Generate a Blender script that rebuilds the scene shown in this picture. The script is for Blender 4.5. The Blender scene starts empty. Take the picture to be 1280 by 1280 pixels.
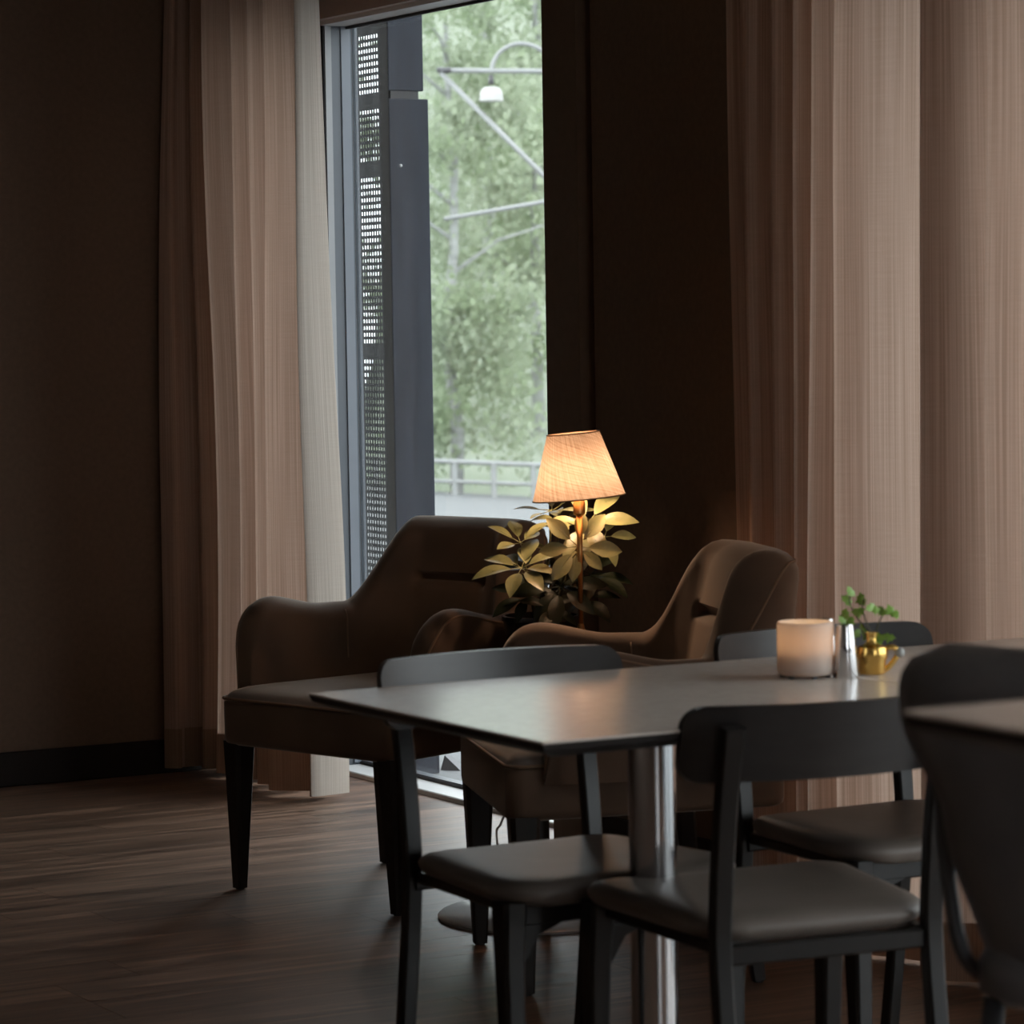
import bpy, bmesh, math, random
from mathutils import Vector, Matrix, noise as mnoise
S = bpy.context.scene
COL = S.collection
PI = math.pi
# ---------------------------------------------------------------- camera
# room axes: X runs from the camera towards the window wall, Y along the window wall, Z up (metres)
FPX = 4000.0
YAW, PIT, ROL, HC = math.radians(29.4), math.radians(3.32), math.radians(0.92), 1.30
CF = Vector((math.sin(YAW)*math.cos(PIT), math.cos(YAW)*math.cos(PIT), -math.sin(PIT)))
r0 = Vector((math.cos(YAW), -math.sin(YAW), 0)); u0 = r0.cross(CF)
CR = r0*math.cos(ROL) - u0*math.sin(ROL)
CU = r0*math.sin(ROL) + u0*math.cos(ROL)
CP = Vector((0, 0, HC))
cd = bpy.data.cameras.new('camera'); cam = bpy.data.objects.new('camera', cd); COL.objects.link(cam)
cam.matrix_world = Matrix(((CR.x, CU.x, -CF.x, CP.x), (CR.y, CU.y, -CF.y, CP.y), (CR.z, CU.z, -CF.z, CP.z), (0, 0, 0, 1)))
cd.sensor_width = 36.0; cd.lens = FPX/1280*36.0; cd.clip_start = 0.05; cd.clip_end = 600
cd.dof.use_dof = True; cd.dof.focus_distance = 8.0; cd.dof.aperture_fstop = 9.0
S.camera = cam
def ray(px, py): return CF + CR*((px-640)/FPX) + CU*((640-py)/FPX)
def at_z(px, py, z): d = ray(px, py); return CP + d*((z-HC)/d.z)
def at_x(px, py, x): d = ray(px, py); return CP + d*(x/d.x)
def at_y(px, py, y): d = ray(px, py); return CP + d*(y/d.y)
def at_d(px, py, D): return CP + ray(px, py)*D
# ---------------------------------------------------------------- world, exposure
W = bpy.data.worlds.new('overcast_sky'); S.world = W; W.use_nodes = True
bgn = W.node_tree.nodes['Background']; bgn.inputs[0].default_value = (0.93, 0.97, 1.0, 1); bgn.inputs[1].default_value = 4.4
S.view_settings.view_transform = 'Standard'; S.view_settings.look = 'None'
S.view_settings.exposure = 0.0; S.view_settings.gamma = 1.0; S.view_settings.use_curve_mapping = False
# ---------------------------------------------------------------- materials
def new_mat(name):
    m = bpy.data.materials.new(name); m.use_nodes = True
    nt = m.node_tree; b = nt.nodes['Principled BSDF']
    return m, nt, b
def sock(b, n, v):
    if n in b.inputs: b.inputs[n].default_value = v
def mat(name, col, rough=0.5, metal=0.0, var=0.0, scale=8.0, bump=0.0, bscale=60.0, spec=0.5, sheen=0.0, stretch=(1, 1, 1), coat=0.0, sub=0.0, col2=None):
    m, nt, b = new_mat(name); N = nt.nodes; L = nt.links
    sock(b, 'Base Color', (*col, 1)); sock(b, 'Roughness', rough); sock(b, 'Metallic', metal); sock(b, 'Specular IOR Level', spec)
    if sheen:
        sock(b, 'Sheen Weight', sheen); sock(b, 'Sheen Roughness', 0.35); sock(b, 'Sheen Tint', (0.9, 0.8, 0.7, 1))
    if coat: sock(b, 'Coat Weight', coat); sock(b, 'Coat Roughness', 0.15)
    if sub:
        sock(b, 'Subsurface Weight', sub); sock(b, 'Subsurface Radius', (0.03, 0.02, 0.015))
    if var or bump:
        tc = N.new('ShaderNodeTexCoord'); mp = N.new('ShaderNodeMapping'); mp.inputs['Scale'].default_value = stretch
        L.new(tc.outputs['Object'], mp.inputs[0])
    if var:
        nz = N.new('ShaderNodeTexNoise'); nz.inputs['Scale'].default_value = scale; nz.inputs['Detail'].default_value = 6
        L.new(mp.outputs[0], nz.inputs['Vector'])
        rp = N.new('ShaderNodeValToRGB'); rp.color_ramp.elements[0].position = 0.3; rp.color_ramp.elements[1].position = 0.7
        c2 = col2 if col2 else tuple(min(1, c*(1+var)) for c in col)
        rp.color_ramp.elements[0].color = (*[c*(1-var) for c in col], 1); rp.color_ramp.elements[1].color = (*c2, 1)
        L.new(nz.outputs[0], rp.inputs[0]); L.new(rp.outputs[0], b.inputs['Base Color'])
    if bump:
        nb = N.new('ShaderNodeTexNoise'); nb.inputs['Scale'].default_value = bscale; nb.inputs['Detail'].default_value = 4
        L.new(mp.outputs[0], nb.inputs['Vector'])
        bp = N.new('ShaderNodeBump'); bp.inputs['Strength'].default_value = bump; bp.inputs['Distance'].default_value = 0.004
        L.new(nb.outputs[0], bp.inputs['Height']); L.new(bp.outputs[0], b.inputs['Normal'])
    return m
def fabric_mat(name, col, dark, trans, tcol, weave=900.0, lo=(1.3, 10.0), wx=0.14):
    """woven cloth that lets light through: threads modelled by two stretched noises"""
    m = bpy.data.materials.new(name); m.use_nodes = True; nt = m.node_tree; N = nt.nodes; L = nt.links
    for n in list(N): N.remove(n)
    out = N.new('ShaderNodeOutputMaterial'); tc = N.new('ShaderNodeTexCoord')
    def thread(scale):
        mp = N.new('ShaderNodeMapping'); mp.inputs['Scale'].default_value = scale; L.new(tc.outputs['UV'], mp.inputs[0])
        nz = N.new('ShaderNodeTexNoise'); nz.inputs['Scale'].default_value = 1.0; nz.inputs['Detail'].default_value = 3
        L.new(mp.outputs[0], nz.inputs['Vector']); return nz
    a = thread((weave, lo[0], 1)); c = thread((lo[1], weave, 1))
    mx = N.new('ShaderNodeMix'); mx.inputs[0].default_value = wx; L.new(a.outputs[0], mx.inputs[2]); L.new(c.outputs[0], mx.inputs[3])
    rp = N.new('ShaderNodeValToRGB'); rp.color_ramp.elements[0].position = 0.36; rp.color_ramp.elements[1].position = 0.66
    hf = N.new('ShaderNodeMath'); hf.operation = 'MULTIPLY'; hf.inputs[1].default_value = 1.0; L.new(mx.outputs[0], hf.inputs[0])
    L.new(hf.outputs[0], rp.inputs[0])
    rp.color_ramp.elements[0].color = (*dark, 1); rp.color_ramp.elements[1].color = (*col, 1)
    df = N.new('ShaderNodeBsdfDiffuse'); L.new(rp.outputs[0], df.inputs[0])
    tr = N.new('ShaderNodeBsdfTranslucent')
    mc = N.new('ShaderNodeMix'); mc.data_type = 'RGBA'; mc.blend_type = 'MULTIPLY'; mc.inputs[0].default_value = 1.0
    rp2 = N.new('ShaderNodeValToRGB'); L.new(hf.outputs[0], rp2.inputs[0])
    rp2.color_ramp.elements[0].position = 0.36; rp2.color_ramp.elements[1].position = 0.66
    rp2.color_ramp.elements[0].color = (0.6, 0.55, 0.5, 1); rp2.color_ramp.elements[1].color = (1, 1, 1, 1)
    L.new(rp2.outputs[0], mc.inputs[6]); mc.inputs[7].default_value = (*tcol, 1); L.new(mc.outputs[2], tr.inputs[0])
    ms = N.new('ShaderNodeMixShader'); ms.inputs[0].default_value = trans
    L.new(df.outputs[0], ms.inputs[1]); L.new(tr.outputs[0], ms.inputs[2]); L.new(ms.outputs[0], out.inputs[0])
    return m
def glass_mat(name, tint=(0.96, 0.98, 0.98)):
    m = bpy.data.materials.new(name); m.use_nodes = True; nt = m.node_tree; N = nt.nodes; L = nt.links
    for n in list(N): N.remove(n)
    out = N.new('ShaderNodeOutputMaterial'); fr = N.new('ShaderNodeFresnel'); fr.inputs[0].default_value = 1.45
    t = N.new('ShaderNodeBsdfTransparent'); t.inputs[0].default_value = (*tint, 1)
    g = N.new('ShaderNodeBsdfGlossy'); g.inputs['Roughness'].default_value = 0.0
    ge = N.new('ShaderNodeNewGeometry'); iv = N.new('ShaderNodeMath'); iv.operation = 'SUBTRACT'; iv.inputs[0].default_value = 1.0; L.new(ge.outputs['Backfacing'], iv.inputs[1])
    mu = N.new('ShaderNodeMath'); mu.operation = 'MULTIPLY'; L.new(fr.outputs[0], mu.inputs[0]); L.new(iv.outputs[0], mu.inputs[1])   # reflect only on entering the pane
    ms = N.new('ShaderNodeMixShader'); L.new(mu.outputs[0], ms.inputs[0]); L.new(t.outputs[0], ms.inputs[1]); L.new(g.outputs[0], ms.inputs[2])
    # thin film of dust and rain streaks on the pane
    tc = N.new('ShaderNodeTexCoord'); mp = N.new('ShaderNodeMapping'); mp.inputs['Scale'].default_value = (14, 14, 0.7); L.new(tc.outputs['Object'], mp.inputs[0])
    nz = N.new('ShaderNodeTexNoise'); nz.inputs['Scale'].default_value = 1.5; nz.inputs['Detail'].default_value = 5; L.new(mp.outputs[0], nz.inputs['Vector'])
    mr = N.new('ShaderNodeMapRange'); mr.inputs[1].default_value = 0.3; mr.inputs[2].default_value = 0.75; mr.inputs[3].default_value = 0.001; mr.inputs[4].default_value = 0.006; L.new(nz.outputs[0], mr.inputs[0])
    tl = N.new('ShaderNodeBsdfTranslucent'); tl.inputs[0].default_value = (0.9, 0.92, 0.9, 1)
    md = N.new('ShaderNodeMixShader'); L.new(mr.outputs[0], md.inputs[0]); L.new(ms.outputs[0], md.inputs[1]); L.new(tl.outputs[0], md.inputs[2])
    L.new(md.outputs[0], out.inputs[0]); return m
def emit_mat(name, col, s):
    m, nt, b = new_mat(name); sock(b, 'Base Color', (*col, 1)); sock(b, 'Emission Color', (*col, 1)); sock(b, 'Emission Strength', s); return m
def wood_floor_mat():
    m, nt, b = new_mat('dark_oak_boards'); N = nt.nodes; L = nt.links
    ge = N.new('ShaderNodeNewGeometry'); oi = N.new('ShaderNodeObjectInfo')
    mp = N.new('ShaderNodeMapping'); mp.inputs['Scale'].default_value = (1.1, 14, 1); L.new(ge.outputs['Position'], mp.inputs[0])
    mt = N.new('ShaderNodeMath'); mt.operation = 'MULTIPLY'; mt.inputs[1].default_value = 37.0; L.new(oi.outputs['Random'], mt.inputs[0])
    cb = N.new('ShaderNodeCombineXYZ'); L.new(mt.outputs[0], cb.inputs[2]); L.new(cb.outputs[0], mp.inputs['Location'])
    n1 = N.new('ShaderNodeTexNoise'); n1.inputs['Scale'].default_value = 1.6; n1.inputs['Detail'].default_value = 9; n1.inputs['Roughness'].default_value = 0.68; n1.inputs['Distortion'].default_value = 0.8
    L.new(mp.outputs[0], n1.inputs['Vector'])
    rp = N.new('ShaderNodeValToRGB'); e = rp.color_ramp.elements; e[0].position = 0.36; e[1].position = 0.66
    e[0].color = (0.050, 0.030, 0.020, 1); e[1].color = (0.27, 0.165, 0.112, 1)
    em = rp.color_ramp.elements.new(0.52); em.color = (0.135, 0.080, 0.054, 1)
    L.new(n1.outputs[0], rp.inputs[0])
    hs = N.new('ShaderNodeHueSaturation'); L.new(rp.outputs[0], hs.inputs['Color'])
    mr = N.new('ShaderNodeMapRange'); mr.inputs[3].default_value = 0.92; mr.inputs[4].default_value = 1.08; L.new(oi.outputs['Random'], mr.inputs[0]); L.new(mr.outputs[0], hs.inputs['Value'])
    L.new(hs.outputs[0], b.inputs['Base Color'])
    rr = N.new('ShaderNodeMapRange'); rr.inputs[3].default_value = 0.30; rr.inputs[4].default_value = 0.52; L.new(n1.outputs[0], rr.inputs[0]); L.new(rr.outputs[0], b.inputs['Roughness'])
    bp = N.new('ShaderNodeBump'); bp.inputs['Strength'].default_value = 0.35; bp.inputs['Distance'].default_value = 0.003
    L.new(n1.outputs[0], bp.inputs['Height']); L.new(bp.outputs[0], b.inputs['Normal'])
    sock(b, 'Specular IOR Level', 0.5)
    return m
def shade_mat():
    m = fabric_mat('linen_shade', (0.50, 0.38, 0.30), (0.17, 0.09, 0.05), 0.13, (0.74, 0.60, 0.49), weave=24.0, lo=(1.0, 0.9), wx=0.5)
    return m
M = {}
M['floor'] = wood_floor_mat()
M['subfloor'] = mat('dark_joint', (0.012, 0.008, 0.006), 0.8, var=0.2)
M['wall'] = mat('dark_brown_wall', (0.105, 0.062, 0.037), 0.75, var=0.12, scale=60, bump=0.15, bscale=400)
M['wall_trim'] = mat('dark_brown_panel', (0.11, 0.068, 0.042), 0.6, var=0.1, scale=40, bump=0.1, bscale=300)
M['base'] = mat('black_baseboard', (0.014, 0.010, 0.008), 0.6, var=0.1, spec=0.15)
M['ceil'] = mat('pale_ceiling', (0.78, 0.73, 0.67), 0.8, var=0.04)
M['plaster'] = mat('warm_plaster', (0.46, 0.38, 0.32), 0.8, var=0.06, scale=20)
M['alu_pale'] = mat('light_grey_bead', (0.26, 0.27, 0.28), 0.4, var=0.05)
M['alu_mid'] = mat('mid_grey_bead', (0.14, 0.16, 0.19), 0.4, var=0.05)
M['alu'] = mat('grey_aluminium', (0.07, 0.08, 0.095), 0.4, 0.1, var=0.05, scale=20)
M['alu_white'] = mat('pale_aluminium', (0.4960, 0.5040, 0.5040), 0.45, var=0.04, scale=20)
M['alu_brown'] = mat('taupe_aluminium', (0.30, 0.24, 0.21), 0.5, var=0.06, scale=20)
M['gasket'] = mat('black_rubber', (0.015, 0.015, 0.017), 0.6, var=0.1)
M['glass'] = glass_mat('window_glass')
M['curtain'] = fabric_mat('taupe_linen_curtain', (0.48, 0.335, 0.258), (0.36, 0.238, 0.178), 0.34, (0.77, 0.56, 0.45), weave=430)
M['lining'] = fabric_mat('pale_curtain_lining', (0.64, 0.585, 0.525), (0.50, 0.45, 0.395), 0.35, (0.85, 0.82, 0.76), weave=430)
M['hem'] = fabric_mat('taupe_linen_hem', (0.36, 0.24, 0.17), (0.25, 0.16, 0.115), 0.2, (0.55, 0.36, 0.26), weave=430)
M['velvet'] = mat('brown_velvet', (0.115, 0.068, 0.042), 0.8, var=0.28, scale=5, bump=0.12, bscale=500, sheen=0.55)
M['velvet_seat_lit'] = mat('window_greyed_velvet', (0.14, 0.115, 0.10), 0.8, var=0.25, scale=9, bump=0.12, bscale=500, sheen=0.7)  # brown velvet greyed to carry the window light on the seat top
M['piping'] = mat('tan_piping', (0.20, 0.12, 0.07), 0.7, var=0.1)
M['darkwood'] = mat('black_stained_wood', (0.013, 0.010, 0.008), 0.42, spec=0.35, var=0.25, scale=6, stretch=(6, 6, 1), bump=0.05, bscale=80)
M['chairwood'] = mat('black_lacquered_wood', (0.011, 0.009, 0.008), 0.34, spec=0.35, var=0.2, scale=6, stretch=(6, 6, 1))
M['backwood'] = mat('black_plywood', (0.026, 0.023, 0.022), 0.36, var=0.15, scale=10, stretch=(1, 6, 6))
M['seatpad'] = mat('grey_brown_leatherette', (0.135, 0.108, 0.090), 0.50, var=0.12, scale=9, bump=0.1, bscale=250)
M['laminate'] = mat('grey_laminate', (0.64, 0.57, 0.51), 0.22, spec=0.75, var=0.06, scale=60, bump=0.02, bscale=300)
M['tedge'] = mat('black_table_edge', (0.012, 0.010, 0.010), 0.45, var=0.1)
M['chrome'] = mat('polished_steel', (0.62, 0.62, 0.63), 0.09, 1.0, var=0.03, scale=3)
M['brushed'] = mat('brushed_steel', (0.55, 0.55, 0.55), 0.3, 1.0, var=0.05, scale=30)
M['pale_steel'] = mat('satin_steel_disc', (0.62, 0.62, 0.61), 0.3, 0.45, var=0.04, scale=8)
M['leather'] = mat('black_leather', (0.125, 0.121, 0.124), 0.36, var=0.15, scale=14, bump=0.12, bscale=160)
M['brass'] = mat('aged_brass', (0.62, 0.33, 0.12), 0.3, 1.0, var=0.15, scale=14)
M['gold'] = mat('amber_brass', (0.75, 0.48, 0.14), 0.22, 1.0, var=0.1, scale=20)
M['candle_glass'] = fabric_mat('frosted_white_glass', (0.85, 0.78, 0.73), (0.78, 0.70, 0.64), 0.5, (0.92, 0.80, 0.70), weave=3.0, lo=(3, 3))
M['flame'] = emit_mat('candle_flame', (1.0, 0.72, 0.42), 70.0)
M['wax'] = mat('white_wax', (0.86, 0.82, 0.76), 0.5, var=0.03, sub=0.5)
M['leaf'] = mat('umbrella_plant_leaf', (0.14, 0.15, 0.06), 0.42, var=0.35, scale=14, col2=(0.27, 0.27, 0.12))
M['leaf_shaded'] = mat('shaded_plant_leaf', (0.014, 0.018, 0.008), 0.45, spec=0.2, var=0.3, scale=14)  # same plant's leaf, darkened to put shade into the lower whorls
M['stem'] = mat('plant_stem', (0.09, 0.08, 0.035), 0.6, var=0.2)
M['ivy'] = mat('ivy_leaf', (0.16, 0.32, 0.04), 0.4, var=0.4, scale=60, col2=(0.34, 0.56, 0.10))
M['pot'] = mat('black_glazed_pot', (0.012, 0.012, 0.013), 0.18, var=0.1)
M['soil'] = mat('potting_soil', (0.03, 0.02, 0.013), 0.95, var=0.4, scale=80, bump=0.8, bscale=90)
M['cord'] = mat('white_cord', (0.75, 0.74, 0.72), 0.5, var=0.03)
M['shade'] = shade_mat()
M['bulb'] = emit_mat('warm_bulb', (1.0, 0.66, 0.41), 200.0)
M['slate'] = mat('blue_grey_cladding', (0.022, 0.026, 0.036), 0.6, spec=0.15, var=0.22, scale=8, stretch=(8, 8, 0.5), bump=0.08, bscale=60)
M['perf'] = mat('perforated_dark_sheet', (0.006, 0.0055, 0.005), 0.6, spec=0.1, var=0.15)
M['paving'] = mat('pale_paving', (0.1066, 0.1123, 0.1148), 0.85, var=0.10, scale=3)
M['road'] = mat('grey_road', (0.42, 0.45, 0.46), 0.9, var=0.1, scale=0.4)
M['hill'] = mat('far_green_slope', (0.1700, 0.2040, 0.1403), 0.95, var=0.15, scale=0.35, col2=(0.2210, 0.2465, 0.1955))
def tree_leaf(name, a, b):
    m, nt, bs = new_mat(name); N = nt.nodes; L = nt.links; N.remove(bs)
    tc = N.new('ShaderNodeTexCoord'); nz = N.new('ShaderNodeTexNoise'); nz.inputs['Scale'].default_value = 0.6; nz.inputs['Detail'].default_value = 4; L.new(tc.outputs['Object'], nz.inputs['Vector'])
    rp = N.new('ShaderNodeValToRGB'); rp.color_ramp.elements[0].position = 0.35; rp.color_ramp.elements[1].position = 0.65; rp.color_ramp.elements[0].color = (*a, 1); rp.color_ramp.elements[1].color = (*b, 1); L.new(nz.outputs[0], rp.inputs[0])
    d = N.new('ShaderNodeBsdfDiffuse'); t = N.new('ShaderNodeBsdfTranslucent'); L.new(rp.outputs[0], d.inputs[0]); L.new(rp.outputs[0], t.inputs[0])
    ms = N.new('ShaderNodeMixShader'); ms.inputs[0].default_value = 0.5; L.new(d.outputs[0], ms.inputs[1]); L.new(t.outputs[0], ms.inputs[2]); L.new(ms.outputs[0], N['Material Output'].inputs[0]); return m
M['tleaf_a'] = tree_leaf('hazed_pale_leaf', (0.263, 0.326, 0.200), (0.369, 0.411, 0.316))  # leaf colours paled to stand for the haze outdoors
M['tleaf_b'] = tree_leaf('hazed_mid_leaf', (0.221, 0.284, 0.168), (0.326, 0.379, 0.274))
M['bark'] = mat('birch_bark', (0.2640, 0.2720, 0.2640), 0.8, var=0.3, scale=2, stretch=(1, 1, 4))
M['galv'] = mat('galvanised_steel', (0.2430, 0.2520, 0.2475), 0.5, 0.3, var=0.06, scale=6)
M['lampwhite'] = mat('white_enamel', (0.3570, 0.3570, 0.3400), 0.4, var=0.03)
M['iron'] = mat('dark_iron', (0.08, 0.08, 0.085), 0.5, 0.5, var=0.1)
# ---------------------------------------------------------------- mesh helpers
def link(name, bm, material, parent=None, smooth=False, angle=None):
    me = bpy.data.meshes.new(name); bm.normal_update(); bm.to_mesh(me); bm.free()
    o = bpy.data.objects.new(name, me); COL.objects.link(o)
    if material: me.materials.append(M[material] if isinstance(material, str) else material)
    if smooth:
        for p in me.polygons: p.use_smooth = True
        if angle is not None:
            me.set_sharp_from_angle(angle=math.radians(angle))
    if parent: o.parent = parent
    return o
def thing(name, label, cat, loc=(0, 0, 0), rz=0.0, group=None):
    o = bpy.data.objects.new(name, None); COL.objects.link(o); o.empty_display_size = 0.1
    o.location = loc; o.rotation_euler = (0, 0, rz); return tag(o, label, cat, group)
def tag(o, label, cat, group=None):
    o['label'] = label; o['category'] = cat
    if group: o['group'] = group
    return o
def struct(name, bm, material, **k):
    o = link(name, bm, material, **k); o['kind'] = 'structure'; return o
def B(): return bmesh.new()
def box(bm, x0, x1, y0, y1, z0, z1):
    v = [bm.verts.new(p) for p in ((x0, y0, z0), (x1, y0, z0), (x1, y1, z0), (x0, y1, z0), (x0, y0, z1), (x1, y0, z1), (x1, y1, z1), (x0, y1, z1))]
    for f in ((0, 3, 2, 1), (4, 5, 6, 7), (0, 1, 5, 4), (1, 2, 6, 5), (2, 3, 7, 6), (3, 0, 4, 7)): bm.faces.new([v[i] for i in f])
    return bm
def bevel(bm, w, seg=2):
    bmesh.ops.bevel(bm, geom=list(bm.edges), offset=w, segments=seg, profile=0.5, affect='EDGES', clamp_overlap=True); return bm
def ring_loft(bm, rings, cap=True, closed=True):
    R = [[bm.verts.new(p) for p in r] for r in rings]; n = len(R[0])
    for a, b in zip(R[:-1], R[1:]):
        for i in range(n if closed else n-1):
            bm.faces.new((a[i], a[(i+1) % n], b[(i+1) % n], b[i]))
    if cap:
        bm.faces.new(list(reversed(R[0]))); bm.faces.new(R[-1])
    return bm
def lathe(bm, prof, n=32, c=(0, 0), cap=True):
    return ring_loft(bm, [[(c[0]+r*math.cos(2*PI*i/n), c[1]+r*math.sin(2*PI*i/n), z) for i in range(n)] for r, z in prof], cap)
def frames(pts):
    T = []
    for i in range(len(pts)):
        a = pts[max(0, i-1)]; b = pts[min(len(pts)-1, i+1)]; T.append((b-a).normalized())
    up = Vector((0, 0, 1)) if abs(T[0].z) < 0.9 else Vector((1, 0, 0))
    out = []; n = T[0].cross(up).normalized()
    for t in T:
        n = (n - t*n.dot(t)).normalized(); out.append((t, n, t.cross(n)))
    return out
def tube(bm, pts, r, n=8, r1=None):
    pts = [Vector(p) for p in pts]; fr = frames(pts); m = len(pts); rings = []
    for k, (p, (t, a, b)) in enumerate(zip(pts, fr)):
        q = r if r1 is None else r + (r1-r)*k/(m-1)
        rings.append([p + a*q*math.cos(2*PI*i/n) + b*q*math.sin(2*PI*i/n) for i in range(n)])
    return ring_loft(bm, rings)
def crom(P, n):
    P = [Vector(p) for p in P]; out = []
    for i in range(len(P)-1):
        p0 = P[i-1] if i else P[0]*2-P[1]; p1 = P[i]; p2 = P[i+1]; p3 = P[i+2] if i+2 < len(P) else P[-1]*2-P[-2]
        for k in range(n):
            t = k/n
            out.append(0.5*((2*p1)+(p2-p0)*t+(2*p0-5*p1+4*p2-p3)*t*t+(3*p1-p0-3*p2+p3)*t**3))
    out.append(P[-1]); return out
def bar(bm, pts, w, d, w1=None, d1=None, xdir=Vector((1, 0, 0))):
    """rectangular-section bar swept along pts; w along xdir, d across it; chamfered corners"""
    pts = [Vector(p) for p in pts]; m = len(pts); rings = []
    for k in range(m):
        t = (pts[min(m-1, k+1)]-pts[max(0, k-1)]).normalized()
        yd = t.cross(xdir).normalized(); xd = yd.cross(t).normalized()
        f = k/(m-1); a = (w + ((w1 if w1 is not None else w)-w)*f)/2; c = (d + ((d1 if d1 is not None else d)-d)*f)/2; e = min(a, c)*0.3
        rings.append([pts[k]+xd*x+yd*y for x, y in ((-a+e, -c), (a-e, -c), (a, -c+e), (a, c-e), (a-e, c), (-a+e, c), (-a, c-e), (-a, -c+e))])
    return ring_loft(bm, rings)
def rrect(w0, w1, y0, y1, r, n=6):
    """rounded trapezoid outline: half-width w0 at y0, w1 at y1"""
    cs = [(-w0, y0, PI, 1.5*PI), (w0, y0, 1.5*PI, 2*PI), (w1, y1, 0, PI/2), (-w1, y1, PI/2, PI)]
    out = []
    for (x, y, a0, a1) in cs:
        cx = x + (r if x < 0 else -r); cy = y + (r if y == y0 else -r)
        for k in range(n+1):
            a = a0+(a1-a0)*k/n; out.append((cx+r*math.cos(a), cy+r*math.sin(a)))
    return out
def copy_tree(o, parent=None):
    c = o.copy(); COL.objects.link(c); c.parent = parent
    for ch in list(o.children): copy_tree(ch, c)
    return c
# ---------------------------------------------------------------- room shell
XW, YL = 4.02, 8.70           # inner face of the window wall, left wall
X0, Y0, ZC = -2.6, -2.2, 2.78
XG = 4.235                     # glass plane
ZT = 2.182                    # window head
W1 = (6.925, 8.43); W2 = (0.3, 5.50)
floor = struct('floor', box(B(), X0-0.2, 4.14, Y0-0.2, YL+0.2, -0.12, -0.012), 'subfloor')
random.seed(3)
PW, PL = 0.182, 1.22
pm = {}
def plank_mesh(L):
    k = round(L, 3)
    if k not in pm:
        bm = box(B(), 0, L-0.0006, 0, PW-0.0005, -0.0115, 0.0)
        bmesh.ops.bevel(bm, geom=[e for e in bm.edges if all(v.co.z > -0.001 for v in e.verts)], offset=0.0004, segments=1, affect='EDGES')
        me = bpy.data.meshes.new('plank'); bm.to_mesh(me); bm.free(); me.materials.append(M['floor']); pm[k] = me
    return pm[k]
rest = B()
def seen(x0, x1, y0, y1):
    for x in (x0, (x0+x1)/2, x1):
        v = Vector((x, (y0+y1)/2, 0))-CP; d = v.dot(CF)
        if d > 3.5:
            px = 640+FPX*v.dot(CR)/d; py = 640-FPX*v.dot(CU)/d
            if -60 < px < 1340 and py < 1340: return True
    return False
nrow = int((YL-Y0)/PW)+1
for r in range(nrow):
    y = YL - (r+1)*PW
    x = 4.13; off = random.choice((0.2, 0.5, 0.8, 1.0, 0.35, 0.65))*PL; first = True
    while x > X0:
        L = off if first else PL; first = False
        x0 = max(x-L, X0-0.1)
        if seen(x0, x, y, y+PW):
            o = bpy.data.objects.new('plank', plank_mesh(x-x0)); COL.objects.link(o); o.location = (x0, y, 0); o.parent = floor
        else:
            box(rest, x0, x-0.0012, y, y+PW-0.0012, -0.0115, 0)
        x = x0
o = link('board_field', rest, 'floor', floor); o['kind'] = 'stuff'
struct('ceiling', box(B(), X0-0.2, 4.5, Y0-0.2, YL+0.2, ZC, ZC+0.12), 'ceil')
struct('wall_left', box(B(), X0-0.2, 4.26, YL, YL+0.15, -0.1, ZC), 'wall')
W_FILL = (1.0, 2.4)                # unseen window opening behind the camera, added for fill light
bm = B()
box(bm, X0-0.2, W_FILL[0], Y0-0.15, Y0, -0.1, ZC); box(bm, W_FILL[1], 4.26, Y0-0.15, Y0, -0.1, ZC)
box(bm, W_FILL[0], W_FILL[1], Y0-0.15, Y0, -0.1, 0.3); box(bm, W_FILL[0], W_FILL[1], Y0-0.15, Y0, 2.4, ZC)
struct('wall_right', bm, 'plaster')
bm = B()
for x in (W_FILL[0], (W_FILL[0]+W_FILL[1])/2, W_FILL[1]-0.05): box(bm, x, x+0.05, Y0-0.1, Y0-0.04, 0.3, 2.4)
box(bm, W_FILL[0], W_FILL[1], Y0-0.1, Y0-0.04, 0.3, 0.35); box(bm, W_FILL[0], W_FILL[1], Y0-0.1, Y0-0.04, 2.35, 2.4)
struct('window_3', bm, 'alu')  # frame of the added fill-light opening
struct('wall_front', box(B(), X0-0.15, X0, Y0, YL, -0.1, ZC), 'plaster')
bm = B()
box(bm, XW, 4.26, W1[1]+0.03, YL, -0.1, ZC)                     # behind the left curtain
box(bm, XW, 4.26, W2[1], W1[0]-0.215, -0.1, ZC)                 # pier between the windows
box(bm, XW+0.03, 4.26, W1[0]-0.215, W1[0]-0.165, -0.1, ZC)      # recessed joint
box(bm, XW, 4.26, Y0, W2[0], -0.1, ZC)
box(bm, XW+0.02, 4.26, W1[0], W1[1]+0.03, ZT+0.17, ZC)
box(bm, XW+0.02, 4.26, W2[0], W2[1], ZT+0.17, ZC)
struct('wall_back', bm, 'wall')
struct('trim_1', box(B(), XW-0.012, 4.26, W1[0]-0.165, W1[0], -0.1, ZC), 'wall_trim')
struct('baseboard_left', bevel(box(B(), X0, XW, YL-0.014, YL, 0.0, 0.10), 0.003, 1), 'base')
bm = box(B(), XW-0.014, XW, W2[1], W1[0]-0.215, 0.0, 0.10)
struct('baseboard_back', bm, 'base')
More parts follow.
